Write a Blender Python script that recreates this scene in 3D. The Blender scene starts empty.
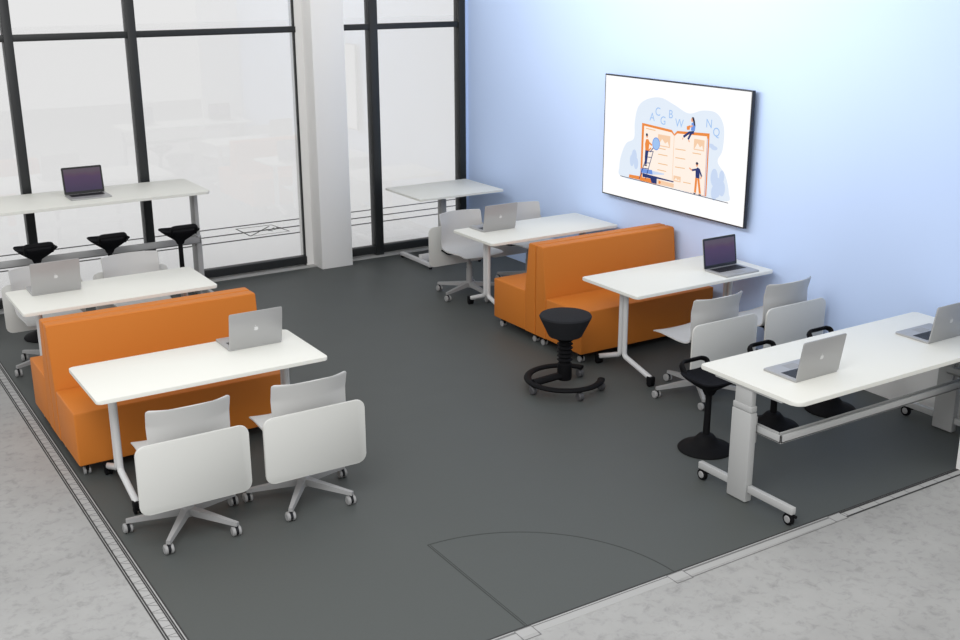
import bpy, bmesh, math, random
from mathutils import Vector, Matrix
PI = math.pi
random.seed(4)
scn = bpy.context.scene
C = scn.collection

# ------------------------------------------------------------------ materials
def mat(name, col, rough=.5, metal=0, spec=.5, bump=0, bscale=200, emit=None, estr=0, coat=0):
    m = bpy.data.materials.new(name); m.use_nodes = True
    nt = m.node_tree; b = nt.nodes['Principled BSDF']
    b.inputs['Base Color'].default_value = (*col, 1); b.inputs['Roughness'].default_value = rough
    b.inputs['Metallic'].default_value = metal; b.inputs['Specular IOR Level'].default_value = spec
    b.inputs['Coat Weight'].default_value = coat
    if emit: b.inputs['Emission Color'].default_value = (*emit, 1); b.inputs['Emission Strength'].default_value = estr
    # faint procedural variation so that no surface is dead flat
    tc = nt.nodes.new('ShaderNodeTexCoord'); n = nt.nodes.new('ShaderNodeTexNoise')
    n.inputs['Scale'].default_value = bscale if bump else 3; n.inputs['Detail'].default_value = 3
    nt.links.new(tc.outputs['Object'], n.inputs['Vector'])
    if bump:
        bp = nt.nodes.new('ShaderNodeBump'); bp.inputs['Strength'].default_value = bump; bp.inputs['Distance'].default_value = .002
        nt.links.new(n.outputs['Fac'], bp.inputs['Height']); nt.links.new(bp.outputs['Normal'], b.inputs['Normal'])
    else:
        mr = nt.nodes.new('ShaderNodeMapRange'); mr.inputs[3].default_value = max(0, rough-.03); mr.inputs[4].default_value = min(1, rough+.03)
        nt.links.new(n.outputs['Fac'], mr.inputs[0]); nt.links.new(mr.outputs[0], b.inputs['Roughness'])
    return m

M = {}
M['laminate'] = mat('white_laminate', (.80, .80, .745), .45, spec=.35)
M['edge'] = mat('laminate_edge', (.66, .66, .65), .5)
M['white_metal'] = mat('white_metal', (.66, .66, .66), .4)
M['desk_metal'] = mat('desk_metal', (.46, .465, .46), .45)
M['grey_metal'] = mat('grey_metal', (.42, .42, .42), .4)
M['shell'] = mat('grey_plastic_shell', (.55, .55, .54), .5)
M['panel'] = mat('light_panel', (.64, .642, .615), .5)
M['castor'] = mat('grey_castor', (.33, .33, .33), .45)
M['black'] = mat('black_plastic', (.005, .005, .006), .65, spec=.12)
M['black_seat'] = mat('black_seat_fabric', (.008, .008, .010), .85, spec=.1, bump=.25, bscale=600)
M['dark_fabric'] = mat('charcoal_fabric', (.018, .019, .022), .85, spec=.2, bump=.3, bscale=500)
M['stool_wheel'] = mat('dark_grey_wheel', (.07, .07, .075), .6)
M['orange'] = mat('orange_upholstery', (.60, .19, .027), .55, spec=.25, bump=.12, bscale=350)
M['alu'] = mat('brushed_aluminium', (.42, .42, .42), .38, metal=.35)
M['logo'] = mat('pale_logo', (.66, .66, .66), .25)
M['keys'] = mat('black_keys', (.015, .015, .016), .5)
M['bezel'] = mat('black_bezel', (.012, .012, .014), .25)
M['frame'] = mat('anthracite_frame', (.014, .016, .017), .45)
M['offwhite'] = mat('offwhite_plaster', (.86, .855, .84), .8)
M['greytrim'] = mat('grey_trim', (.42, .42, .41), .6)
M['tvblack'] = mat('screen_case', (.008, .01, .016), .3)
M['line'] = mat('dark_plan_line', (.03, .03, .03), .8)
M['line_soft'] = mat('grey_plan_line', (.17, .17, .17), .8)
M['line_floor'] = mat('floor_plan_line', (.045, .05, .048), .8)
M['strip'] = mat('pale_plan_band', (.40, .40, .395), .8)

def blue_mat():
    m = mat('blue_wall_paint', (.50, .66, .97), .75)
    nt = m.node_tree; b = nt.nodes['Principled BSDF']
    tc = nt.nodes.new('ShaderNodeTexCoord'); n = nt.nodes.new('ShaderNodeTexNoise'); n.inputs['Scale'].default_value = 1.5
    r = nt.nodes.new('ShaderNodeValToRGB')
    r.color_ramp.elements[0].color = (.54, .68, .96, 1); r.color_ramp.elements[1].color = (.56, .70, .98, 1)
    nt.links.new(tc.outputs['Object'], n.inputs['Vector']); nt.links.new(n.outputs['Fac'], r.inputs[0]); nt.links.new(r.outputs[0], b.inputs['Base Color'])
    return m
M['blue'] = blue_mat()

def floor_mat():
    m = mat('grey_green_linoleum', (.105, .122, .118), .55, spec=.3)
    nt = m.node_tree; b = nt.nodes['Principled BSDF']
    tc = nt.nodes.new('ShaderNodeTexCoord'); n = nt.nodes.new('ShaderNodeTexNoise'); n.inputs['Scale'].default_value = 60; n.inputs['Detail'].default_value = 6
    r = nt.nodes.new('ShaderNodeValToRGB')
    r.color_ramp.elements[0].color = (.076, .083, .080, 1); r.color_ramp.elements[1].color = (.084, .092, .089, 1)
    nt.links.new(tc.outputs['Object'], n.inputs['Vector']); nt.links.new(n.outputs['Fac'], r.inputs[0]); nt.links.new(r.outputs[0], b.inputs['Base Color'])
    return m
M['floor'] = floor_mat()

def concrete_mat():
    m = mat('light_concrete', (.46, .46, .45), .85)
    nt = m.node_tree; b = nt.nodes['Principled BSDF']; L = nt.links.new
    tc = nt.nodes.new('ShaderNodeTexCoord')
    n1 = nt.nodes.new('ShaderNodeTexNoise'); n1.inputs['Scale'].default_value = 1.6; n1.inputs['Detail'].default_value = 9; n1.inputs['Roughness'].default_value = .62
    n2 = nt.nodes.new('ShaderNodeTexNoise'); n2.inputs['Scale'].default_value = 14; n2.inputs['Detail'].default_value = 8; n2.inputs['Roughness'].default_value = .7; n2.inputs['Distortion'].default_value = .4
    r1 = nt.nodes.new('ShaderNodeValToRGB'); r1.color_ramp.elements[0].position = .3; r1.color_ramp.elements[1].position = .7
    r1.color_ramp.elements[0].color = (.325, .325, .32, 1); r1.color_ramp.elements[1].color = (.40, .40, .393, 1)
    r2 = nt.nodes.new('ShaderNodeValToRGB'); r2.color_ramp.elements[0].position = .30; r2.color_ramp.elements[1].position = .50
    r2.color_ramp.elements[0].color = (.68, .68, .68, 1); r2.color_ramp.elements[1].color = (1, 1, 1, 1)
    mx = nt.nodes.new('ShaderNodeMix'); mx.data_type = 'RGBA'; mx.blend_type = 'MULTIPLY'; mx.inputs[0].default_value = .8
    for n in (n1, n2): L(tc.outputs['Object'], n.inputs['Vector'])
    L(n1.outputs['Fac'], r1.inputs[0]); L(n2.outputs['Fac'], r2.inputs[0])
    L(r1.outputs[0], mx.inputs[6]); L(r2.outputs[0], mx.inputs[7]); L(mx.outputs[2], b.inputs['Base Color'])
    return m
M['concrete'] = concrete_mat()
M['outside'] = mat('pale_outside_ground', (.95, .95, .95), .9)

def glass_mat():
    m = bpy.data.materials.new('window_glass'); m.use_nodes = True
    nt = m.node_tree; nt.nodes.clear(); L = nt.links.new
    o = nt.nodes.new('ShaderNodeOutputMaterial'); mix = nt.nodes.new('ShaderNodeMixShader')
    t = nt.nodes.new('ShaderNodeBsdfTransparent'); t.inputs[0].default_value = (.985, .985, .985, 1)
    gl = nt.nodes.new('ShaderNodeBsdfGlossy'); gl.inputs['Roughness'].default_value = .01
    fr = nt.nodes.new('ShaderNodeFresnel'); fr.inputs[0].default_value = 1.6
    L(fr.outputs[0], mix.inputs[0]); L(t.outputs[0], mix.inputs[1]); L(gl.outputs[0], mix.inputs[2]); L(mix.outputs[0], o.inputs[0])
    return m
M['glass'] = glass_mat()

def laptop_screen_mat():
    m = bpy.data.materials.new('laptop_display'); m.use_nodes = True
    nt = m.node_tree; b = nt.nodes['Principled BSDF']; L = nt.links.new
    b.inputs['Base Color'].default_value = (.02, .015, .03, 1); b.inputs['Roughness'].default_value = .12
    tc = nt.nodes.new('ShaderNodeTexCoord'); sp = nt.nodes.new('ShaderNodeSeparateXYZ')
    n = nt.nodes.new('ShaderNodeTexNoise'); n.inputs['Scale'].default_value = 9
    a = nt.nodes.new('ShaderNodeMath'); a.operation = 'MULTIPLY_ADD'; a.inputs[1].default_value = .25
    L(tc.outputs['Generated'], sp.inputs[0]); L(tc.outputs['Object'], n.inputs['Vector'])
    L(n.outputs['Fac'], a.inputs[0]); L(sp.outputs['Z'], a.inputs[2])
    r = nt.nodes.new('ShaderNodeValToRGB'); e = r.color_ramp.elements
    e[0].position = .1; e[0].color = (.035, .02, .075, 1); e[1].position = .75; e[1].color = (.085, .035, .11, 1)
    for p, c in ((.85, (.11, .05, .1, 1)), (1.0, (.12, .085, .11, 1))):
        q = e.new(p); q.color = c
    L(a.outputs[0], r.inputs[0]); L(r.outputs[0], b.inputs['Emission Color']); b.inputs['Emission Strength'].default_value = .55
    return m
M['display'] = laptop_screen_mat()

def emit_mat(name, rgb, s=1.0):
    m = bpy.data.materials.new(name); m.use_nodes = True
    b = m.node_tree.nodes['Principled BSDF']
    def lin(v): v /= 255; return v/12.92 if v <= .04045 else ((v+.055)/1.055)**2.4
    c = tuple(lin(v) for v in rgb)
    b.inputs['Base Color'].default_value = (.01, .01, .01, 1); b.inputs['Roughness'].default_value = .5; b.inputs['Specular IOR Level'].default_value = .1
    b.inputs['Emission Color'].default_value = (*c, 1); b.inputs['Emission Strength'].default_value = s
    return m

# ------------------------------------------------------------------ geometry helpers
def box(bm, x0, x1, y0, y1, z0, z1, bev=0, seg=2):
    vs = [bm.verts.new((x, y, z)) for x in (x0, x1) for y in (y0, y1) for z in (z0, z1)]
    f = []
    for q in ((0,1,3,2), (4,6,7,5), (0,4,5,1), (2,3,7,6), (0,2,6,4), (1,5,7,3)): f.append(bm.faces.new([vs[i] for i in q]))
    if bev:
        es = list({e for ff in f for e in ff.edges})
        bmesh.ops.bevel(bm, geom=es, offset=bev, segments=seg, profile=.5, affect='EDGES')
    return bm

def prism(bm, pts, a, b, axis='z', bev=0, seg=2):
    """extrude a 2D outline between a and b along an axis; outline in the two other axes"""
    def P(u, v, w):
        return {'z': (u, v, w), 'x': (w, u, v), 'y': (u, w, v)}[axis]
    lo = [bm.verts.new(P(u, v, a)) for u, v in pts]; hi = [bm.verts.new(P(u, v, b)) for u, v in pts]
    n = len(pts); fl = bm.faces.new(lo[::-1]); fh = bm.faces.new(hi)
    for i in range(n): bm.faces.new((lo[i], lo[(i+1) % n], hi[(i+1) % n], hi[i]))
    if bev:
        es = list(fl.edges)+list(fh.edges)
        bmesh.ops.bevel(bm, geom=es, offset=bev, segments=seg, profile=.5, affect='EDGES')
    return bm

def rrect(x0, x1, y0, y1, r, n=6):
    p = []
    for cx, cy, a0 in ((x1-r, y1-r, 0), (x0+r, y1-r, PI/2), (x0+r, y0+r, PI), (x1-r, y0+r, 1.5*PI)):
        for i in range(n+1):
            a = a0+PI/2*i/n; p.append((cx+r*math.cos(a), cy+r*math.sin(a)))
    return p

def smooth_path(pts, r=.04, n=5):
    out = [Vector(pts[0])]
    for i in range(1, len(pts)-1):
        p = Vector(pts[i]); a = (Vector(pts[i-1])-p); b = (Vector(pts[i+1])-p)
        d = min(r, a.length*.45, b.length*.45); a = p+a.normalized()*d; b = p+b.normalized()*d
        for k in range(n+1):
            t = k/n; out.append((1-t)**2*a+2*t*(1-t)*p+t*t*b)
    out.append(Vector(pts[-1])); return out

def tube(bm, pts, r, seg=10, closed=False, ry=None, bend=.04):
    """round (or elliptical) tube along a path; r may be a list"""
    P = smooth_path(pts, bend) if not closed and bend else [Vector(p) for p in pts]
    n = len(P); rings = []; prev = None
    for i in range(n):
        if closed: t = (P[(i+1) % n]-P[i-1]).normalized()
        else: t = (P[min(i+1, n-1)]-P[max(i-1, 0)]).normalized()
        up = Vector((0, 0, 1)) if abs(t.z) < .95 else Vector((1, 0, 0))
        if prev is not None and abs(prev.dot(t)) < .95: up = prev
        s = t.cross(up).normalized(); u = s.cross(t).normalized(); prev = u
        rr = r if not isinstance(r, (list, tuple)) else r[0]+(r[1]-r[0])*i/(n-1)
        r2 = ry if ry else rr
        rings.append([bm.verts.new(P[i]+s*rr*math.cos(2*PI*k/seg)+u*r2*math.sin(2*PI*k/seg)) for k in range(seg)])
    m = n if closed else n-1
    for i in range(m):
        A, B = rings[i], rings[(i+1) % n]
        for k in range(seg): bm.faces.new((A[k], A[(k+1) % seg], B[(k+1) % seg], B[k]))
    if not closed: bm.faces.new(rings[0][::-1]); bm.faces.new(rings[-1])
    return bm

def lathe(bm, prof, cx=0, cy=0, seg=32, axis='z', c=(0, 0, 0)):
    """profile = [(radius, height)...]"""
    def P(r, h, a):
        u, v = r*math.cos(a), r*math.sin(a)
        if axis == 'z': return (cx+u, cy+v, h)
        if axis == 'x': return (c[0]+h, c[1]+u, c[2]+v)
        return (c[0]+u, c[1]+h, c[2]+v)
    rings = []
    for r, h in prof:
        if r < 1e-5: rings.append([bm.verts.new(P(0, h, 0))])
        else: rings.append([bm.verts.new(P(r, h, 2*PI*k/seg)) for k in range(seg)])
    for A, B in zip(rings, rings[1:]):
        for k in range(seg):
            k2 = (k+1) % seg
            a = [A[0]] if len(A) == 1 else [A[k], A[k2]]; b = [B[0]] if len(B) == 1 else [B[k2], B[k]]
            if len(a)+len(b) > 2: bm.faces.new(a+b)
    if len(rings[0]) > 1: bm.faces.new(rings[0][::-1])
    if len(rings[-1]) > 1: bm.faces.new(rings[-1])
    return bm

def B(): return bmesh.new()
def obj(name, bm, m, parent=None, loc=None, rot=None, angle=28):
    bmesh.ops.recalc_face_normals(bm, faces=bm.faces)
    me = bpy.data.meshes.new(name); bm.to_mesh(me); bm.free()
    for mm in (m if isinstance(m, (list, tuple)) else [m]): me.materials.append(M[mm] if isinstance(mm, str) else mm)
    for p in me.polygons: p.use_smooth = True
    me.set_sharp_from_angle(angle=math.radians(angle))
    o = bpy.data.objects.new(name, me); C.objects.link(o)
    if parent: o.parent = parent
    if loc: o.location = loc
    if rot: o.rotation_euler = rot
    return o
def thing(name, label, cat, loc=(0, 0, 0), rz=0, group=None):
    o = bpy.data.objects.new(name, None); C.objects.link(o); o.empty_display_size = .1
    o.location = loc; o.rotation_euler = (0, 0, rz); o['label'] = label; o['category'] = cat
    if group: o['group'] = group
    return o
def struct(name, bm, m, parent=None):
    o = obj(name, bm, m, parent)
    if not parent: o['kind'] = 'structure'
    return o
def copy_tree(o, parent=None):
    c = o.copy(); C.objects.link(c); c.parent = parent
    for ch in list(o.children): copy_tree(ch, c)
    return c
used = set()
def place(proto, label, loc, rz=0, group=None):
    o = proto if proto not in used else copy_tree(proto)
    used.add(proto)
    o.location = loc; o.rotation_euler = (0, 0, rz); o['label'] = label
    if group: o['group'] = group
    return o

# ------------------------------------------------------------------ the room
W, D, H = -5.53, -7.168, 3.0
struct('floor', box(B(), W, 0, D, .08, -.05, 0), 'floor')
struct('concrete_slab', box(box(B(), -17, W, -17, .08, -.05, 0), W, 9, -17, D, -.05, 0), 'concrete')
struct('outside_ground', box(B(), -40, 40, .08, 60, -.06, -.003), 'outside')
struct('wall_right', box(B(), 0, .16, D-.08, .2, -.05, H), 'blue')
struct('wall_front', box(B(), -.69, .16, D-.085, D, 0, H), 'offwhite')
# white panel low down on the wall under the long desk
pn = obj('wall_panel', prism(B(), rrect(D+.02, -5.84, 0, .44, .012, 3), -.03, -.001, 'x'), 'offwhite')
pn['label'] = 'low white panel fixed to the foot of the blue wall under the long desk'; pn['category'] = 'panel'
# column
struct('column', box(B(), -2.0, -1.635, -.26, .12, 0, H, .004), 'offwhite')
# base strip along the windows
struct('trim_1', box(B(), W, -2.0, -.11, .08, 0, .012), 'greytrim')
struct('trim_2', box(B(), -1.635, 0, -.11, .08, 0, .012), 'greytrim')

def window(name, xs, x0, x1, zt):
    e = bpy.data.objects.new(name, None); C.objects.link(e); e['kind'] = 'structure'; e.location = (x0, 0, 0)
    def part(n, bm, m):
        for v in bm.verts: v.co.x -= x0
        return obj(n, bm, m, e)
    for a, b in xs: part('mullion', box(B(), a, b, -.06 if b-a > .03 else -.02, .06 if b-a > .03 else .03, .012, H, .003), 'frame')
    part('bottom_rail', box(B(), x0, x1, -.045, .045, .03, .115, .003), 'frame')
    part('transom', box(B(), x0, x1, -.045, .045, 2.495, 2.555, .003), 'frame')
    part('top_rail', box(B(), x0, x1, -.045, .045, H-.08, H, .003), 'frame')
    ed = sorted([x0]+[v for p in xs for v in p]+[x1])
    for i in range(0, len(ed)-1, 2):
        a, b = ed[i], ed[i+1]
        if b-a < .05: continue
        part('glass_pane', box(B(), a, b, -.004, .004, .115, 2.495), 'glass')
        part('glass_pane', box(B(), a, b, -.004, .004, 2.555, H-.08), 'glass')
    return e
window('window_1', [(-4.925, -4.845), (-3.812, -3.727), (-2.094, -2.082)], W, -2.082, 2.5)
window('window_2', [(-1.235, -1.14), (-.115, -.035)], -1.635, 0, 2.5)
struct('trim_3', box(B(), -2.082, -2.0, -.03, .12, 0, H), 'offwhite')
struct('wall_back', box(B(), -.035, 0, -.05, .12, 0, H), 'blue')

# ------------------------------------------------------------------ floor plan markings
def seg(bm, x0, y0, x1, y1, w, z0=.0, h=.0015):
    d = Vector((x1-x0, y1-y0)); L = d.length; d /= L; n = Vector((-d.y, d.x))*w/2
    pts = [(x0+n.x, y0+n.y), (x0-n.x, y0-n.y), (x1-n.x, y1-n.y), (x1+n.x, y1+n.y)]
    prism(bm, pts, z0, z0+h)
def rect_lines(bm, x0, x1, y0, y1, w):
    for q in ((x0, y0, x1, y0), (x1, y0, x1, y1), (x1, y1, x0, y1), (x0, y1, x0, y0)): seg(bm, *q, w)
# left wall band
bm = B(); box(bm, W-.10, W, -9.4, .08, 0, .001)
box(bm, W-.06, -.69, D-.075, D, 0, .001)
struct('plan_band', bm, 'strip')
bm = B()
for x, w in ((W-.003, .008), (W-.0185, .008), (W-.029, .007), (W-.083, .008), (W-.0955, .008)): seg(bm, x, -9.4, x, .05, w, .0008)
seg(bm, W, D-.004, -.69, D-.004, .009, .0008)
seg(bm, -1.82, D-.018, -.69, D-.018, .014, .0008); seg(bm, -1.82, D-.072, -.69, D-.072, .012, .0008)
struct('plan_outline', bm, 'line')
bm = B()
y = -9.4; k = 0
while y < 0:
    seg(bm, W-.032, y, W-.080, y+(.03 if k % 2 else -.005), .0025, .0008); y += .042; k += 1
x = -1.8
while x < -.7: seg(bm, x, D-.024, x+.0, D-.066, .003, .0008); x += .14
# door posts, threshold and thin wall lines
rect_lines(bm, -4.16, -4.06, D-.10, D-.012, .005)
rect_lines(bm, -3.175, -3.065, D-.10, D-.012, .005)
rect_lines(bm, -1.92, -1.82, D-.085, D-.012, .005)
seg(bm, -4.06, D-.022, -3.175, D-.022, .005, .0008)
seg(bm, -3.065, D-.024, -1.92, D-.024, .012, .0008); seg(bm, -3.065, D-.094, -1.92, D-.087, .004, .0008)
seg(bm, W, D-.024, -4.16, D-.024, .012, .0008); seg(bm, W, D-.094, -4.16, D-.094, .004, .0008)
struct('plan_hatching', bm, 'line_soft')
# door leaf and swing arc drawn on the floor
bm = B(); R = .975; cx = -4.085
seg(bm, cx, D, cx, D+R, .006); seg(bm, cx+.012, D, cx+.012, D+R*.99, .003)
N = 48
for i in range(N):
    a, b = PI/2*i/N, PI/2*(i+1)/N
    seg(bm, cx+R*math.cos(a), D+R*math.sin(a), cx+R*math.cos(b), D+R*math.sin(b), .006)
struct('plan_door_swing', bm, 'line_floor')
# lines drawn on the ground outside the windows
bm = B()
for yy in (2.31, 1.92, 1.57): seg(bm, -9, yy, 9, yy, .05, -.003)
T = [(-2.07, 2.18), (-1.62, 2.16), (-1.60, 1.72), (-2.05, 1.70)]
seg(bm, -2.07, 2.18, -1.60, 2.16, .018, -.003); seg(bm, -2.07, 2.18, -2.06, 1.70, .018, -.003); seg(bm, -2.06, 1.70, -1.66, 2.10, .018, -.003)
seg(bm, -2.02, 1.70, -1.55, 1.70, .01, -.003); seg(bm, -1.60, 2.16, -1.55, 1.70, .014, -.003)
for i in range(9):
    a = random.random()*6.28; px, py = -1.78+random.random()*.2, 1.82+random.random()*.2
    seg(bm, px, py, px+.06*math.cos(a), py+.06*math.sin(a), .02, -.003)
struct('plan_outdoor_lines', bm, 'line')

# ------------------------------------------------------------------ sofas
def make_sofa():
    t = thing('bench_sofa', '', 'sofa')
    L = 1.455; x0, x1 = -L/2, L/2
    # local: seam at y=0, seat towards -y
    obj('seat', box(B(), x0+.002, x1-.002, -.65, -.152, .085, .447, .012, 3), 'orange', t)
    bm = B(); pts = [(-.151, .085), (-.003, .085), (-.003, .872), (-.012, .882), (-.088, .882), (-.103, .872), (-.149, .46)]
    prism(bm, pts, x0, x1, 'x', .008, 3); obj('backrest', bm, 'orange', t)
    bm = B(); tube(bm, [(x0+.012, -.098, .876), (x1-.012, -.098, .876)], .004, 6, bend=0)
    tube(bm, [(x0+.004, -.10, .87), (x0+.004, -.146, .45)], .003, 6, bend=0)
    obj('piping', bm, 'orange', t)
    for sx in (-1, 1):
        for y in (-.58, -.06):
            px = sx*(L/2-.06)
            c = obj('castor', box(lathe(B(), [(.012, .06), (.012, .087)], px, y, 10), px-.012, px+.012, y-.022, y+.03, .03, .066, .006), 'black', t)
            obj('wheel', lathe(lathe(B(), [(.018, -.022), (.026, -.02), (.026, -.009), (.018, -.008)], axis='x', c=(px, y, .026), seg=16), [(.018, .008), (.026, .009), (.026, .02), (.018, .022)], axis='x', c=(px, y, .026), seg=16), 'castor', c)
    return t
sofa = make_sofa()
G = 'orange bench sofas standing back to back'
place(sofa, 'orange bench sofa at left, facing the table with the two nearest white chairs', (-4.80, -3.60, 0), 0, G)
place(sofa, 'orange bench sofa at left turned to the window, behind the nearer left sofa', (-4.80, -3.595, 0), PI, G)
place(sofa, 'orange bench sofa beside the round black stool, facing the table with the open screen', (-.80, -3.60, 0), 0, G)
place(sofa, 'orange bench sofa turned to the window corner, backing the sofa by the round stool', (-.80, -3.595, 0), PI, G)

# ------------------------------------------------------------------ rectangular tables
def castor_on(t, x, y, top, m='black', h=.055):
    c = obj('castor', box(B(), x-.014, x+.014, y-.018, y+.018, .022, top, .004), m, t)
    obj('wheel', lathe(lathe(B(), [(.014, -.026), (.025, -.022), (.025, -.008), (.014, -.007)], axis='x', c=(x, y, .025), seg=18),
        [(.014, .007), (.025, .008), (.025, .022), (.014, .026)], axis='x', c=(x, y, .025), seg=18), m, c)
    return c
def make_table():
    t = thing('folding_table', '', 'table')
    L, Wd = 1.455, .69
    obj('tabletop', prism(B(), rrect(-L/2, L/2, -Wd/2, Wd/2, .024), .724, .748, bev=.004), ['laminate'], t)
    for sx in (-1, 1):
        x = sx*(L/2-.165)
        bm = B()
        obj('leg', tube(bm, [(x, -.024, .70), (x, -.026, .155), (x, -.355, .066)], .021, 14, bend=.03), 'white_metal', t, angle=50)
        obj('leg', tube(B(), [(x, .024, .70), (x, .026, .155), (x, .295, .060)], .021, 14, bend=.03), 'white_metal', t, angle=50)
        for yy in (-.355, .295): obj('end_cap', box(B(), x-.025, x+.025, yy-.026, yy+.026, .034, .081, .006), 'black', t)
        castor_on(t, x, -.355, .05, h=.055); castor_on(t, x, .295, .05, h=.055)
        obj('folding_bracket', box(box(B(), x-.03, x+.03, -.10, .10, .695, .723, .003), x-.026, x+.026, -.011, .011, .665, .70, .003), 'black', t)
    obj('crossbeam', box(B(), -L/2+.12, L/2-.12, -.03, .03, .68, .723, .004), 'white_metal', t)
    return t
tab = make_table()
G = 'white folding tables beside the sofas'
place(tab, 'white table with one closed-back laptop nearest the camera, left sofa behind it', (-4.79, -4.56, 0), 0, G)
place(tab, 'white table between the window-facing left sofa and the black perch stools', (-4.79, -2.52, 0), 0, G)
place(tab, 'white table at the blue wall with a dark-screened laptop, behind the round stool', (-.80, -4.58, 0), 0, G)
place(tab, 'white table in the back corner between the right sofa and two grey chairs', (-.785, -2.55, 0), 0, G)

# ------------------------------------------------------------------ swivel chairs with a panel behind the back
def make_chair():
    t = thing('swivel_chair', '', 'chair')
    # one curved shell, facing +y, hub at the origin
    prof = [(.315, .440), (.29, .452), (.22, .456), (.12, .450), (.02, .444), (-.06, .448), (-.108, .468), (-.135, .51), (-.150, .57), (-.163, .64), (-.178, .71), (-.196, .78), (-.206, .818)]
    Pp = smooth_path([(0, a, b) for a, b in prof], .02, 3)
    Pp = [Pp[0]+(Pp[1]-Pp[0])*.3]+Pp[1:-1]+[Pp[-1]+(Pp[-2]-Pp[-1])*q for q in (.6, .3, .12, 0)]
    bm = B(); rows = []; nu = 14
    n = len(Pp); S = [0]
    for i in range(1, n): S.append(S[-1]+(Pp[i]-Pp[i-1]).length)
    tot = S[-1]
    for i, p in enumerate(Pp):
        s = S[i]; hw = .226+.016*(s/tot)
        for d, r, w0 in ((s, .012, .226), (tot-s, .020, .242)):
            if d < r: hw = min(hw, w0-r+math.sqrt(max(0, r*r-(r-d)**2)))
        back = max(0, min(1, (p.z-.46)/.25)); row = []
        for k in range(nu+1):
            u = -1+2*k/nu
            y = p.y+back*.062*u*u; z = p.z+(1-back)*.012*u*u
            row.append(bm.verts.new((u*hw+.018, y, z)))
        rows.append(row)
    for a, b in zip(rows, rows[1:]):
        for k in range(nu): bm.faces.new((a[k], a[k+1], b[k+1], b[k]))
    bmesh.ops.recalc_face_normals(bm, faces=bm.faces)
    bmesh.ops.solidify(bm, geom=list(bm.faces), thickness=.010)
    obj('seat_shell', bm, 'shell', t, angle=50)
    # rounded panel behind the backrest
    obj('back_panel', prism(B(), rrect(-.330, .312, .258, .664, .052), -.262, -.246, 'y', bev=.003), 'panel', t)
    for s in (-1, 1): obj('panel_bracket', tube(B(), [(s*.09, -.02, .425), (s*.17, -.12, .40), (s*.17, -.246, .42)], .008, 8, bend=.04), 'black', t, angle=60)
    obj('seat_mount', box(B(), -.10, .10, -.08, .12, .415, .437, .008), 'black', t)
    obj('gas_column', lathe(B(), [(.031, .10), (.031, .26), (.026, .265), (.026, .32), (.016, .325), (.016, .416)], seg=20), 'castor', t)
    bm = B(); lathe(bm, [(.042, .075), (.048, .09), (.044, .125), (.032, .135)], seg=20)
    for k in range(5):
        a = math.radians(90+72*k); ca, sa = math.cos(a), math.sin(a)
        def Q(r, w, z): return bm.verts.new((ca*r-sa*w, sa*r+ca*w, z))
        v = [Q(.03, .026, .085), Q(.03, -.026, .085), Q(.03, -.022, .128), Q(.03, .022, .128),
             Q(.345, .014, .066), Q(.345, -.014, .066), Q(.345, -.011, .088), Q(.345, .011, .088)]
        for q in ((0,1,2,3), (4,7,6,5), (0,4,5,1), (1,5,6,2), (2,6,7,3), (3,7,4,0)): bm.faces.new([v[i] for i in q])
    obj('star_base', bm, 'castor', t)
    for k in range(5):
        a = math.radians(90+72*k); x, y = .335*math.cos(a), .335*math.sin(a)
        bm = B(); lathe(bm, [(.010, .035), (.010, .072)], x, y, 8)
        lathe(bm, [(.020, -.006), (.026, -.006), (.026, .006), (.020, .006)], axis='x', c=(x, y+.008, .034), seg=16)
        c = obj('castor', bm, 'dark_fabric', t)
        obj('wheel', lathe(lathe(B(), [(.006, -.026), (.022, -.027), (.029, -.022), (.029, -.009), (.010, -.008)], axis='x', c=(x, y+.01, .029), seg=18),
            [(.010, .008), (.029, .009), (.029, .022), (.022, .027), (.006, .026)], axis='x', c=(x, y+.01, .029), seg=18), 'castor', c)
    return t
ch = make_chair()
G = 'light grey swivel chairs with panels behind their backs'
place(ch, 'grey swivel chair nearest the camera, the left one at the front-left table', (-5.15, -5.235, 0), 0, G)
place(ch, 'grey swivel chair right of the nearest one, at the front-left table', (-4.42, -5.235, 0), 0, G)
place(ch, 'grey swivel chair at the wall-side laptop table, the one nearer the round stool', (-1.165, -5.255, 0), 0, G)
place(ch, 'grey swivel chair next to the blue wall, at the table with the dark-screened laptop', (-.415, -5.245, 0), 0, G)
place(ch, 'grey swivel chair at far left edge, behind the laptop on the second left table', (-5.15, -1.90, 0), PI, G)
place(ch, 'grey swivel chair in front of the black perch stools, right of the left laptop lid', (-4.42, -1.90, 0), PI, G)
place(ch, 'grey swivel chair in the back corner, left of the closed-back laptop there', (-1.165, -1.94, 0), PI, G)
place(ch, 'grey swivel chair in the back corner by the blue wall, behind the laptop lid', (-.445, -1.94, 0), PI, G)

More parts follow.
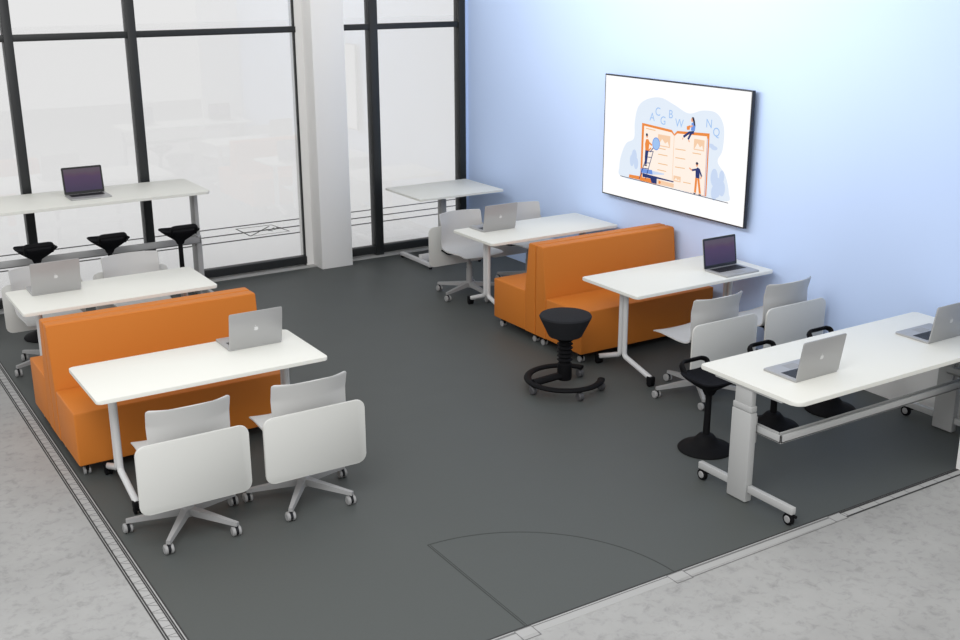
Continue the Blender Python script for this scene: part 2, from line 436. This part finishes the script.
# ------------------------------------------------------------------ height-adjustable desks
def rrect2(x0, x1, y0, y1, rf, rb):
    a = rrect(x0, x1, y0, y1, rf); b = rrect(x0, x1, y0, y1, rb); return b[:14]+a[14:]
def make_desk(label, loc, L, Wd, h, inset, metal, label_group, cpos=(0,)):
    t = thing('height_adjustable_desk', label, 'desk', loc, 0, label_group)
    obj('desktop', prism(B(), rrect2(-L/2, L/2, -Wd/2, Wd/2, .055, .022), h-.026, h, bev=.005), 'laminate', t)
    for sx in (-1, 1):
        xi = sx*(L/2-inset)            # outer face
        x0, x1 = (xi, xi+.055) if sx < 0 else (xi-.055, xi)
        cx = (x0+x1)/2; cy = .035
        bm = B(); box(bm, x0, x1, -.080+cy, .080+cy, .006, .585, .008)
        box(bm, x0+.003, x1-.003, -.077+cy, .077+cy, .588, min(.625, h-.05), .005)
        lg = obj('leg', bm, metal, t)
        obj('leg_tube', box(B(), x0+.008, x1-.008, -.068+cy, .068+cy, .60, h-.04, .005), metal, lg)
        obj('top_bracket', box(B(), x0-.0, x1+.0, -.27, .27, h-.042, h-.0265, .004), metal, t)
        obj('foot_bar', box(B(), x0+.008, x1-.010, -.405, cy-.083, .072, .118, .006), metal, t); obj('foot_bar', box(B(), x0+.008, x1-.010, cy+.083, .380, .072, .118, .006), metal, t)
        for y in (-.375, .348):
            bm = B(); box(bm, cx-.02, cx+.006, y-.012, y+.012, .045, .073, .003)
            box(bm, cx-.006, cx+.01, y-.052, y+.01, .055, .072, .005)
            c = obj('castor', bm, 'black', t)
            obj('wheel', lathe(B(), [(.024, -.014), (.036, -.012), (.038, -.005), (.038, .008), (.034, .012), (.024, .014)], axis='x', c=(cx-.006, y, .038), seg=24), 'black', c)
            obj('wheel_hub', lathe(B(), [(0, -.019), (.019, -.018), (.023, -.0145), (.023, .0145), (.019, .018), (0, .019)], axis='x', c=(cx-.006, y, .038), seg=20), 'castor', c)
    # cable tray between the legs, open on top
    a, b = -L/2+inset+.07, L/2-inset-.07
    z0, z1 = .444, .494; y0, y1 = -.225, -.180
    if h > 1: z0 += .145; z1 += .155
    bm = B()
    # channel rail: two walls and a floor, with a grip of its own at each leg
    for (xa, xb, ya, yb) in ((a, b, y0, y0+.012), (a+.036, b-.036, y1-.008, y1), (a, a+.012, y0, cy-.02), (a+.028, a+.036, y1, cy-.02), (b-.012, b, y0, cy-.02), (b-.036, b-.028, y1, cy-.02)):
        box(bm, xa, xb, ya, yb, z0, z1, .002)
    box(bm, a, b, y0, y1, z0, z0+.008); box(bm, a, a+.036, y1, cy-.02, z0, z0+.008); box(bm, b-.036, b, y1, cy-.02, z0, z0+.008)
    obj('cable_rail', bm, metal, t)
    for xx in (a-.001, b-.017): obj('rail_bracket', box(B(), xx, xx+.018, cy-.055, cy-.02, z0-.07, z1+.05, .003), metal, t)
    return t
G = 'white height-adjustable desks'
make_desk('long white desk lowered beside the blue wall with two open silver laptops on it', (-1.185, -6.745, 0), 2.06,   .80, .77, .008, 'desk_metal', G)
make_desk('long white desk raised high along the left windows behind the black perch stools', (-4.45, -.54, 0), 2.08, .80, 1.12, .008, 'grey_metal', G)

# single-column table in the corner
t = thing('pedestal_table', 'empty white single-column table standing in the window corner beside the blue wall', 'table', (-.665, -.635, 0))
obj('tabletop', prism(B(), rrect(-.535, .515, -.40, .40, .02), .788, .81, bev=.003), 'laminate', t)
obj('column', box(box(B(), -.075, -.005, -.038, .038, .10, .70, .006), -.068, -.012, -.032, .032, .70, .765, .004), 'grey_metal', t)
obj('top_bracket', box(B(), -.30, .22, -.14, .14, .764, .7878, .004), 'grey_metal', t)
for xx in (-.365, .265): obj('foot_bar', box(B(), xx, xx+.045, -.27, .40, .025, .065, .005), 'white_metal', t)
obj('crossbar', box(B(), -.321, .266, -.02, .05, .03, .10, .005), 'white_metal', t)
bm = B()
for x in (-.342, .287):
    for y in (-.25, .38): lathe(bm, [(.016, 0), (.018, .004), (.014, .0255)], x, y, 12)
obj('glide', bm, 'black', t)

# ------------------------------------------------------------------ perch stools
def make_perch(h, label, loc, rz, group, base_shift=(0, 0)):
    t = thing('perch_stool', label, 'stool', loc, rz, group)
    bx, by = base_shift
    obj('base_disc', lathe(B(), [(.184, 0), (.187, .008), (.178, .018), (.12, .040), (.085, .062), (.066, .088), (.050, .106), (.034, .112), (0, .112)], bx, by, 40), 'black', t)
    obj('post', tube(B(), [(bx, by, .06), (0, 0, h-.07)], [.025, .020], 14, bend=0), 'black', t)
    # rounded square pan, dished, on a funnel
    bm = B(); rings = []
    def ring(s, z, dish=0, rr=.3):
        out = []
        for k in range(40):
            a = 2*PI*k/40; c_, s_ = math.cos(a), math.sin(a); n = 6
            r = .91*(abs(c_)**n+abs(s_)**n)**(-1/n)
            x, y = r*c_*s, r*s_*s*(.90 if s_ < 0 else 1)
            zz = z+dish*(x*x*.35+max(0, -y)*.10)
            out.append(bm.verts.new((x, y*.94, zz)))
        return out
    for s, z, d in ((.03, h-.125, 0), (.045, h-.090, 0), (.10, h-.056, .2), (.155, h-.024, .6), (.184, h-.006, 1), (.186, h, 1), (.18, h+.006, 1), (.12, h-.004, 1), (.05, h-.012, .5)):
        rings.append(ring(s, z, d))
    for A, Bb in zip(rings, rings[1:]):
        for k in range(40): bm.faces.new((A[k], A[(k+1) % 40], Bb[(k+1) % 40], Bb[k]))
    bm.faces.new(rings[0][::-1]); bm.faces.new(rings[-1])
    obj('seat', bm, 'black_seat', t, angle=50)
    # low raised rim at the rear with a grip opening
    P = [(-.112, -.120, h-.002), (-.115, -.160, h+.060), (-.085, -.180, h+.070), (.085, -.180, h+.070), (.115, -.160, h+.060), (.112, -.120, h-.002)]
    obj('grip_rim', tube(B(), P, .013, 12, ry=.024, bend=.025), 'black', t, angle=50)
    return t
G1 = 'black perch stools at the lowered desk'
for i, (x, lb) in enumerate(((-1.80, 'black perch stool at the left end of the lowered desk, its whole round base visible'),
                             (-1.165, 'black perch stool mostly hidden behind the lowered desk, between the other two there'),
                             (-.565, 'black perch stool hidden behind the lowered desk, the one nearest the blue wall'))):
    make_perch(.50, lb, (x, -6.02, 0), PI, G1, (.035, .03) if i == 0 else (0, 0))
G2 = 'black perch stools at the raised desk'
for x, y, lb in ((-3.775, -1.04, 'black perch stool at the right end of the raised window desk'),
                 (-4.42, -1.03, 'black perch stool in the middle of the three at the raised window desk'),
                 (-5.055, -1.06, 'black perch stool farthest left at the raised window desk, below the purple-screened laptop')):
    make_perch(.80, lb, (x, y, 0), 0, G2)

# ------------------------------------------------------------------ round rolling stool
t = thing('rolling_stool', 'black round-seated rolling stool with an open ring base beside the right orange sofa', 'stool', (-1.950, -4.60, 0))
obj('seat', lathe(B(), [(0, .425), (.112, .425), (.128, .432), (.196, .572), (.201, .586), (.194, .597), (.170, .602), (0, .606)], seg=48), 'dark_fabric', t, angle=40)
pr = [(.052, .075), (.058, .09), (.056, .205), (.046, .212)]
z = .225
for k in range(6): pr += [(.046, z), (.062, z+.012), (.046, z+.026)]; z += .032
pr += [(.045, .425)]
obj('post', lathe(B(), pr, seg=24), 'black', t)
bm = B(); pts = []
for k in range(41):
    a = math.radians(45+22+ (360-44)*k/40); pts.append((.285*math.cos(a), .285*math.sin(a), .085))
a0 = math.radians(45-0)
pts = []
for k in range(45):
    a = math.radians(24+297*k/44); pts.append((.285*math.cos(a), .285*math.sin(a), .085))
tube(bm, pts, .030, 12, ry=.017, bend=0)
obj('ring_base', bm, 'black', t, angle=50)
obj('ring_arm', tube(B(), [(0, 0, .115), (-.27, .03, .088)], .042, 12, ry=.026, bend=0), 'black', t)
for d in (28, 177, 258, 318):
    a = math.radians(d); x, y = .285*math.cos(a), .285*math.sin(a)
    c = obj('castor', lathe(B(), [(.011, .05), (.011, .075)], x, y, 8), 'black', t)
    obj('wheel', lathe(B(), [(.008, -.022), (.026, -.022), (.034, -.014), (.034, .014), (.026, .022), (.008, .022)], axis='x', c=(x, y, .034), seg=18), 'stool_wheel', c)

# ------------------------------------------------------------------ laptops
def make_laptop():
    t = thing('laptop', '', 'laptop')
    # local: hinge along x at y=0, keyboard deck towards +y (user side), z=0 on the table
    Wd, Dp = .365, .264
    b = obj('base', prism(B(), rrect(-Wd/2, Wd/2, 0, Dp, .012, 4), .0, .013, bev=.002), 'alu', t)
    bm = B(); kx0, kx1, ky0, ky1 = -Wd/2+.035, Wd/2-.035, .035, .145
    for r in range(6):
        n = 14; wy = (ky1-ky0)/6
        for c in range(n):
            wx = (kx1-kx0)/n
            if r == 5 and 4 <= c <= 8:
                if c == 4: box(bm, kx0+wx*4+.001, kx0+wx*9-.001, ky0+wy*r+.001, ky0+wy*(r+1)-.001, .0133, .0142)
                continue
            box(bm, kx0+wx*c+.001, kx0+wx*(c+1)-.001, ky0+wy*r+.001, ky0+wy*(r+1)-.001, .0133, .0142)
    prism(bm, rrect(kx0-.003, kx1+.003, ky0-.003, ky1+.003, .003, 2), .0128, .0134)
    obj('keyboard', bm, 'keys', b)
    obj('trackpad', prism(B(), rrect(-.052, .052, .162, .235, .004, 2), .0128, .0134), 'castor', b)
    lid = bpy.data.objects.new('lid', None)
    an = math.radians(9)
    bm = prism(B(), rrect(-Wd/2, Wd/2, .0, .25, .012, 4), -.007, 0, 'y', bev=.0015)
    lid = obj('lid', bm, 'alu', t, (0, .004, .011), (an, 0, 0))
    obj('bezel', prism(B(), rrect(-Wd/2+.001, Wd/2-.001, .001, .249, .011, 4), -.0005, .0006, 'y'), 'bezel', lid)
    obj('screen', box(B(), -Wd/2+.017, Wd/2-.017, .0005, .0012, .026, .232), 'display', lid)
    # fruit-shaped emblem with a leaf and a bite on the outside of the lid
    pts = []
    for k in range(40):
        a = 2*PI*k/40; r = .0145
        x, y = r*math.cos(a), r*1.05*math.sin(a)
        y -= .0035*math.exp(-(x/.005)**2)*(1 if y > 0 else -1)
        dx, dy = x-.0172, y-.002
        dd = math.hypot(dx, dy)
        if dd < .007: x = .0172+dx/dd*.007; y = .002+dy/dd*.007
        pts.append((-x, .125+y))
    bm = prism(B(), pts, -.0078, -.0069, 'y')
    leaf = [(.0005, .0165), (-.0005, .0215), (-.004, .0255), (-.0075, .0265), (-.0065, .0215), (-.003, .0175)]
    prism(bm, [(a, .125+c) for a, c in leaf], -.0078, -.0069, 'y')
    obj('emblem', bm, 'logo', lid)
    return t
lp = make_laptop()
G = 'silver laptops open on the tables'
tt = .7485
place(lp, 'open silver laptop on the front-left table, lid back and emblem towards the camera', (-4.38, -4.47, tt), 0, G)
place(lp, 'open silver laptop on the second left table before the two grey chairs', (-5.18, -2.41, tt), 0, G)
place(lp, 'open silver laptop on the back-corner table beside the right sofa', (-1.15, -2.46, tt), 0, G)
place(lp, 'silver laptop with dark purple screen on the wall table beside the right sofa', (-.39, -4.63, tt), PI, G)
place(lp, 'open silver laptop near the left end of the lowered long desk', (-1.79, -6.90, .7705), 0, G)
place(lp, 'open silver laptop at the wall end of the lowered desk, cut by the photo edge', (-.52, -6.865, .7705), 0, G)
place(lp, 'silver laptop with purple screen on the raised desk at the left windows', (-4.455, -.46, 1.1205), PI, G)

# ------------------------------------------------------------------ wall screen with its picture
tv = thing('wall_screen', 'large thin-framed display on the blue wall showing people at a giant book', 'screen', (0, -2.662, 1.027))
# local: u along -y, v up, screen faces -x
TW, TH, TX = 1.905, 1.140, -.085
def UV(u, v, x): return (x, -u+.038, v-.004)   # picture layout measured from a slightly larger rectangle
box_bm = B(); prism(box_bm, [(0, 0), (-TW, 0), (-TW, TH), (0, TH)], TX, TX+.032, 'x', bev=.002); obj('case', box_bm, 'tvblack', tv)
obj('wall_mount', box(B(), TX+.032, -.001, -TW*.65, -TW*.35, TH*.3, TH*.7), 'tvblack', tv)
cols = dict(white=(255,255,255), cloud=(226,236,248), orange=(236,138,60), cream=(253,240,228), tan=(245,205,170), navy=(32,50,110), blue=(160,195,240), pale=(200,216,242), skin=(240,170,130), dark=(38,36,64), mid=(110,150,225), pline=(238,190,140))
names = list(cols); pm = [emit_mat('picture_'+n, cols[n], 1.0) for n in names]
pic = B(); layer = [0]
def face(pts, col, lift=1):
    layer[0] += 1; x = TX-.0006-.00004*layer[0]
    f = pic.faces.new([pic.verts.new(UV(u, v, x)) for u, v in pts]); f.material_index = names.index(col); return f
def fline(a, b, w, col):
    d = Vector((b[0]-a[0], b[1]-a[1])); n = Vector((-d.y, d.x)).normalized()*w/2
    face([(a[0]+n.x, a[1]+n.y), (a[0]-n.x, a[1]-n.y), (b[0]-n.x, b[1]-n.y), (b[0]+n.x, b[1]+n.y)], col)
def poly(pts, w, col):
    for a, b in zip(pts, pts[1:]): fline(a, b, w, col)
def circ(u, v, r, col, ru=None, n=20): face([(u+(ru or r)*math.cos(2*PI*k/n), v+r*math.sin(2*PI*k/n)) for k in range(n)], col)
def spline(pts, n=6):
    out = []; m = len(pts)
    for i in range(m):
        p0, p1, p2, p3 = (Vector(pts[(i+k-1) % m]) for k in range(4))
        for j in range(n):
            t_ = j/n; q = .5*((2*p1)+(-p0+p2)*t_+(2*p0-5*p1+4*p2-p3)*t_**2+(-p0+3*p1-3*p2+p3)*t_**3); out.append((q.x, q.y))
    return out
face([(.050, .016), (TW+.026, .016), (TW+.026, TH-.008), (.050, TH-.008)], 'white')
face(spline([(.49, .74), (.53, .88), (.643, .958), (.832, .99), (1.021, .943), (1.205, .888), (1.377, .93), (1.548, .923), (1.64, .816), (1.64, .627), (1.59, .52), (1.69, .42), (1.743, .284), (1.72, .20), (1.3, .20), (.9, .205), (.34, .205), (.29, .30), (.315, .42), (.38, .53), (.487, .59)]), 'cloud')
# plants in the cloud
for u, v, s in ((.50, .42, .06), (.47, .38, .05), (.53, .36, .05), (1.56, .38, .07), (1.60, .30, .08), (1.66, .30, .06), (1.57, .25, .06), (1.65, .40, .05)): circ(u, v, s*1.1, 'pale', s*.62)
for u, v in ((1.50, .645), (1.54, .63)): circ(u, v, .018, 'pale', .04)
# the book
face([(.594, .742), (1.0, .722), (1.034, .69), (1.07, .722), (1.476, .746), (1.478, .203), (.597, .211)], 'orange')
face([(.621, .217), (.625, .719), (1.0, .70), (1.036, .672), (1.036, .206)], 'cream')
face([(1.036, .206), (1.036, .672), (1.072, .70), (1.447, .718), (1.450, .207)], 'cream')
fline((1.034, .685), (1.036, .207), .006, 'tan')
fline((1.456, .70), (1.459, .207), .010, 'pale')
for u0, v0, u1, v1 in ((.82, .665, .985, .56), (1.29, .68, 1.42, .585), (1.05, .325, 1.145, .275)):
    face([(u0, v0), (u1, v0), (u1, v1), (u0, v1)], 'tan'); m_ = (u0+u1)/2; w_ = (u1-u0)
    face([(u0+.01, v1+.01), (u0+w_*.35, v1+(v0-v1)*.65), (u0+w_*.6, v1+(v0-v1)*.3), (u0+w_*.8, v1+(v0-v1)*.5), (u1-.01, v1+.01)], 'cream')
for a in ((.652, .698, .783, .693), (.832, .486, .959, .486), (.837, .404, .965, .404), (1.056, .562, 1.19, .566), (1.062, .486, 1.191, .488), (1.063, .403, 1.191, .406), (1.178, .283, 1.277, .285), (1.278, .555, 1.386, .557), (.82, .54, .93, .54), (.83, .345, .95, .345)): fline(a[:2], a[2:], .008, 'pline')
# stacked books in front
face([(.435, .215), (.44, .245), (.62, .25), (.63, .215)], 'orange'); face([(.62, .213), (.62, .245), (.79, .25), (.80, .213)], 'orange')
face([(.63, .25), (.63, .285), (1.055, .272), (1.055, .262), (.83, .262), (.83, .213), (.76, .213), (.74, .25)], 'navy')
face([(.603, .285), (.603, .325), (.76, .33), (.77, .29)], 'mid'); face([(.77, .29), (.76, .325), (.925, .322), (.925, .312)], 'pale')
face([(.84, .215), (.84, .255), (1.06, .25), (1.06, .215)], 'tan'); circ(.87, .235, .014, 'orange')
fline((.309, .212), (1.746, .190), .006, 'dark')
# ladder and the man with the lens
fline((.584, .222), (.70, .50), .008, 'navy'); fline((.673, .235), (.765, .50), .008, 'navy')
for k in range(5): fline((.606+.024*k, .275+.055*k), (.690+.02*k, .28+.055*k), .007, 'navy')
face([(.655, .50), (.70, .50), (.69, .43), (.68, .37), (.655, .37), (.652, .44)], 'navy'); fline((.645, .362), (.685, .362), .012, 'dark')
face([(.655, .50), (.70, .50), (.71, .58), (.69, .605), (.66, .60), (.648, .56)], 'orange'); fline((.70, .575), (.745, .555), .016, 'orange'); fline((.70, .50), (.735, .53), .014, 'orange')
circ(.672, .632, .018, 'skin', .014); circ(.669, .642, .014, 'dark', .014)
fline((.72, .49), (.775, .545), .009, 'navy'); circ(.80, .575, .058, 'mid', .052); circ(.80, .575, .050, 'blue', .044)
# woman sitting on the book
face([(1.285, .746), (1.285, .72), (1.24, .715), (1.22, .735)], 'navy'); fline((1.23, .728), (1.155, .68), .022, 'navy'); fline((1.25, .722), (1.215, .665), .022, 'navy'); fline((1.15, .672), (1.145, .655), .010, 'skin'); fline((1.222, .66), (1.235, .645), .012, 'skin')
face([(1.245, .745), (1.295, .745), (1.30, .79), (1.275, .82), (1.25, .81)], 'mid'); face([(1.19, .775), (1.235, .79), (1.23, .75), (1.195, .745)], 'orange'); fline((1.235, .775), (1.265, .79), .014, 'skin')
circ(1.255, .838, .018, 'skin', .014); face([(1.25, .862), (1.275, .862), (1.29, .83), (1.30, .79), (1.285, .79), (1.265, .83)], 'dark')
# standing man
fline((1.345, .345), (1.338, .215), .026, 'orange'); fline((1.37, .345), (1.40, .215), .026, 'orange'); fline((1.32, .207), (1.345, .207), .010, 'dark'); fline((1.385, .205), (1.415, .205), .010, 'dark')
face([(1.335, .345), (1.385, .345), (1.38, .43), (1.355, .44), (1.33, .42)], 'navy'); fline((1.345, .42), (1.285, .405), .018, 'navy'); fline((1.285, .405), (1.25, .42), .014, 'skin'); fline((1.375, .425), (1.41, .365), .018, 'navy'); fline((1.41, .365), (1.395, .345), .012, 'skin')
circ(1.345, .46, .018, 'skin', .014); circ(1.345, .472, .012, 'dark', .016)
# floating letters
def letter(ch_, u, v, size, col):
    cu = bpy.data.curves.new('letter', 'FONT'); cu.body = ch_; cu.size = size; cu.align_x = 'CENTER'; cu.align_y = 'CENTER'
    o = bpy.data.objects.new('letter', cu); C.objects.link(o); dg = bpy.context.evaluated_depsgraph_get()
    me = bpy.data.meshes.new_from_object(o.evaluated_get(dg)); layer[0] += 1; x = TX-.0006-.00004*layer[0]
    vs = [pic.verts.new(UV(u+w.co.x, v+w.co.y, x)) for w in me.vertices]
    for p in me.polygons:
        try: f = pic.faces.new([vs[i] for i in p.vertices]); f.material_index = names.index(col)
        except ValueError: pass
    bpy.data.objects.remove(o); bpy.data.meshes.remove(me); bpy.data.curves.remove(cu)
for c_, u, v in (('A', .733, .807), ('C', .807, .861), ('G', .881, .789), ('B', .979, .855), ('W', 1.096, .788), ('N', 1.466, .825), ('Q', 1.558, .763)): letter(c_, u, v, .105, 'blue')
me = bpy.data.meshes.new('screen'); pic.to_mesh(me); pic.free()
for m_ in pm: me.materials.append(m_)
so = bpy.data.objects.new('screen', me); C.objects.link(so); so.parent = tv

# ------------------------------------------------------------------ light
w = bpy.data.worlds.new('World'); scn.world = w; w.use_nodes = True
bg = w.node_tree.nodes['Background']; bg.inputs[0].default_value = (1, 1, 1, 1); bg.inputs[1].default_value = .84
def area(name, loc, target, size, power, col=(1, 1, 1)):
    l = bpy.data.lights.new(name, 'AREA'); l.shape = 'SQUARE'; l.size = size; l.energy = power; l.color = col
    o = bpy.data.objects.new(name, l); C.objects.link(o); o.location = loc
    o.rotation_euler = (Vector(target)-Vector(loc)).to_track_quat('-Z', 'Y').to_euler(); return o
area('softbox', (-6.6, -8.6, 4.8), (-4.2, -4.6, .4), 3.0, 190)
wl = area('wall_washer', (-3.6, -3.65, 3.3), (0, -3.65, 3.3), .8, 54); wl.data.shape = 'RECTANGLE'; wl.data.size = .6; wl.data.size_y = 4.4; wl.data.spread = math.radians(100)
wl.rotation_euler = (0, math.radians(-90), 0)

cam = bpy.data.cameras.new('camera'); co = bpy.data.objects.new('camera', cam); C.objects.link(co)
f, yaw, pit, roll = 1121.369, math.radians(-32.298), math.radians(-17.3484), math.radians(-.2002)
fwd = Vector((-math.sin(yaw)*math.cos(pit), math.cos(yaw)*math.cos(pit), math.sin(pit)))
r = Vector((math.cos(yaw), math.sin(yaw), 0)); u = r.cross(fwd)
r2 = r*math.cos(roll)+u*math.sin(roll); u2 = -r*math.sin(roll)+u*math.cos(roll)
mw = Matrix((r2, u2, -fwd)).transposed().to_4x4(); mw.translation = Vector((-6.8636, -11.1522, 3.1066))
co.matrix_world = mw; cam.sensor_fit = 'HORIZONTAL'; cam.sensor_width = 36; cam.lens = f*36/960; cam.clip_end = 200
scn.camera = co
scn.view_settings.view_transform = 'Standard'; scn.view_settings.look = 'None'; scn.view_settings.gamma = 1
scn.view_settings.exposure = 0; scn.view_settings.use_curve_mapping = False
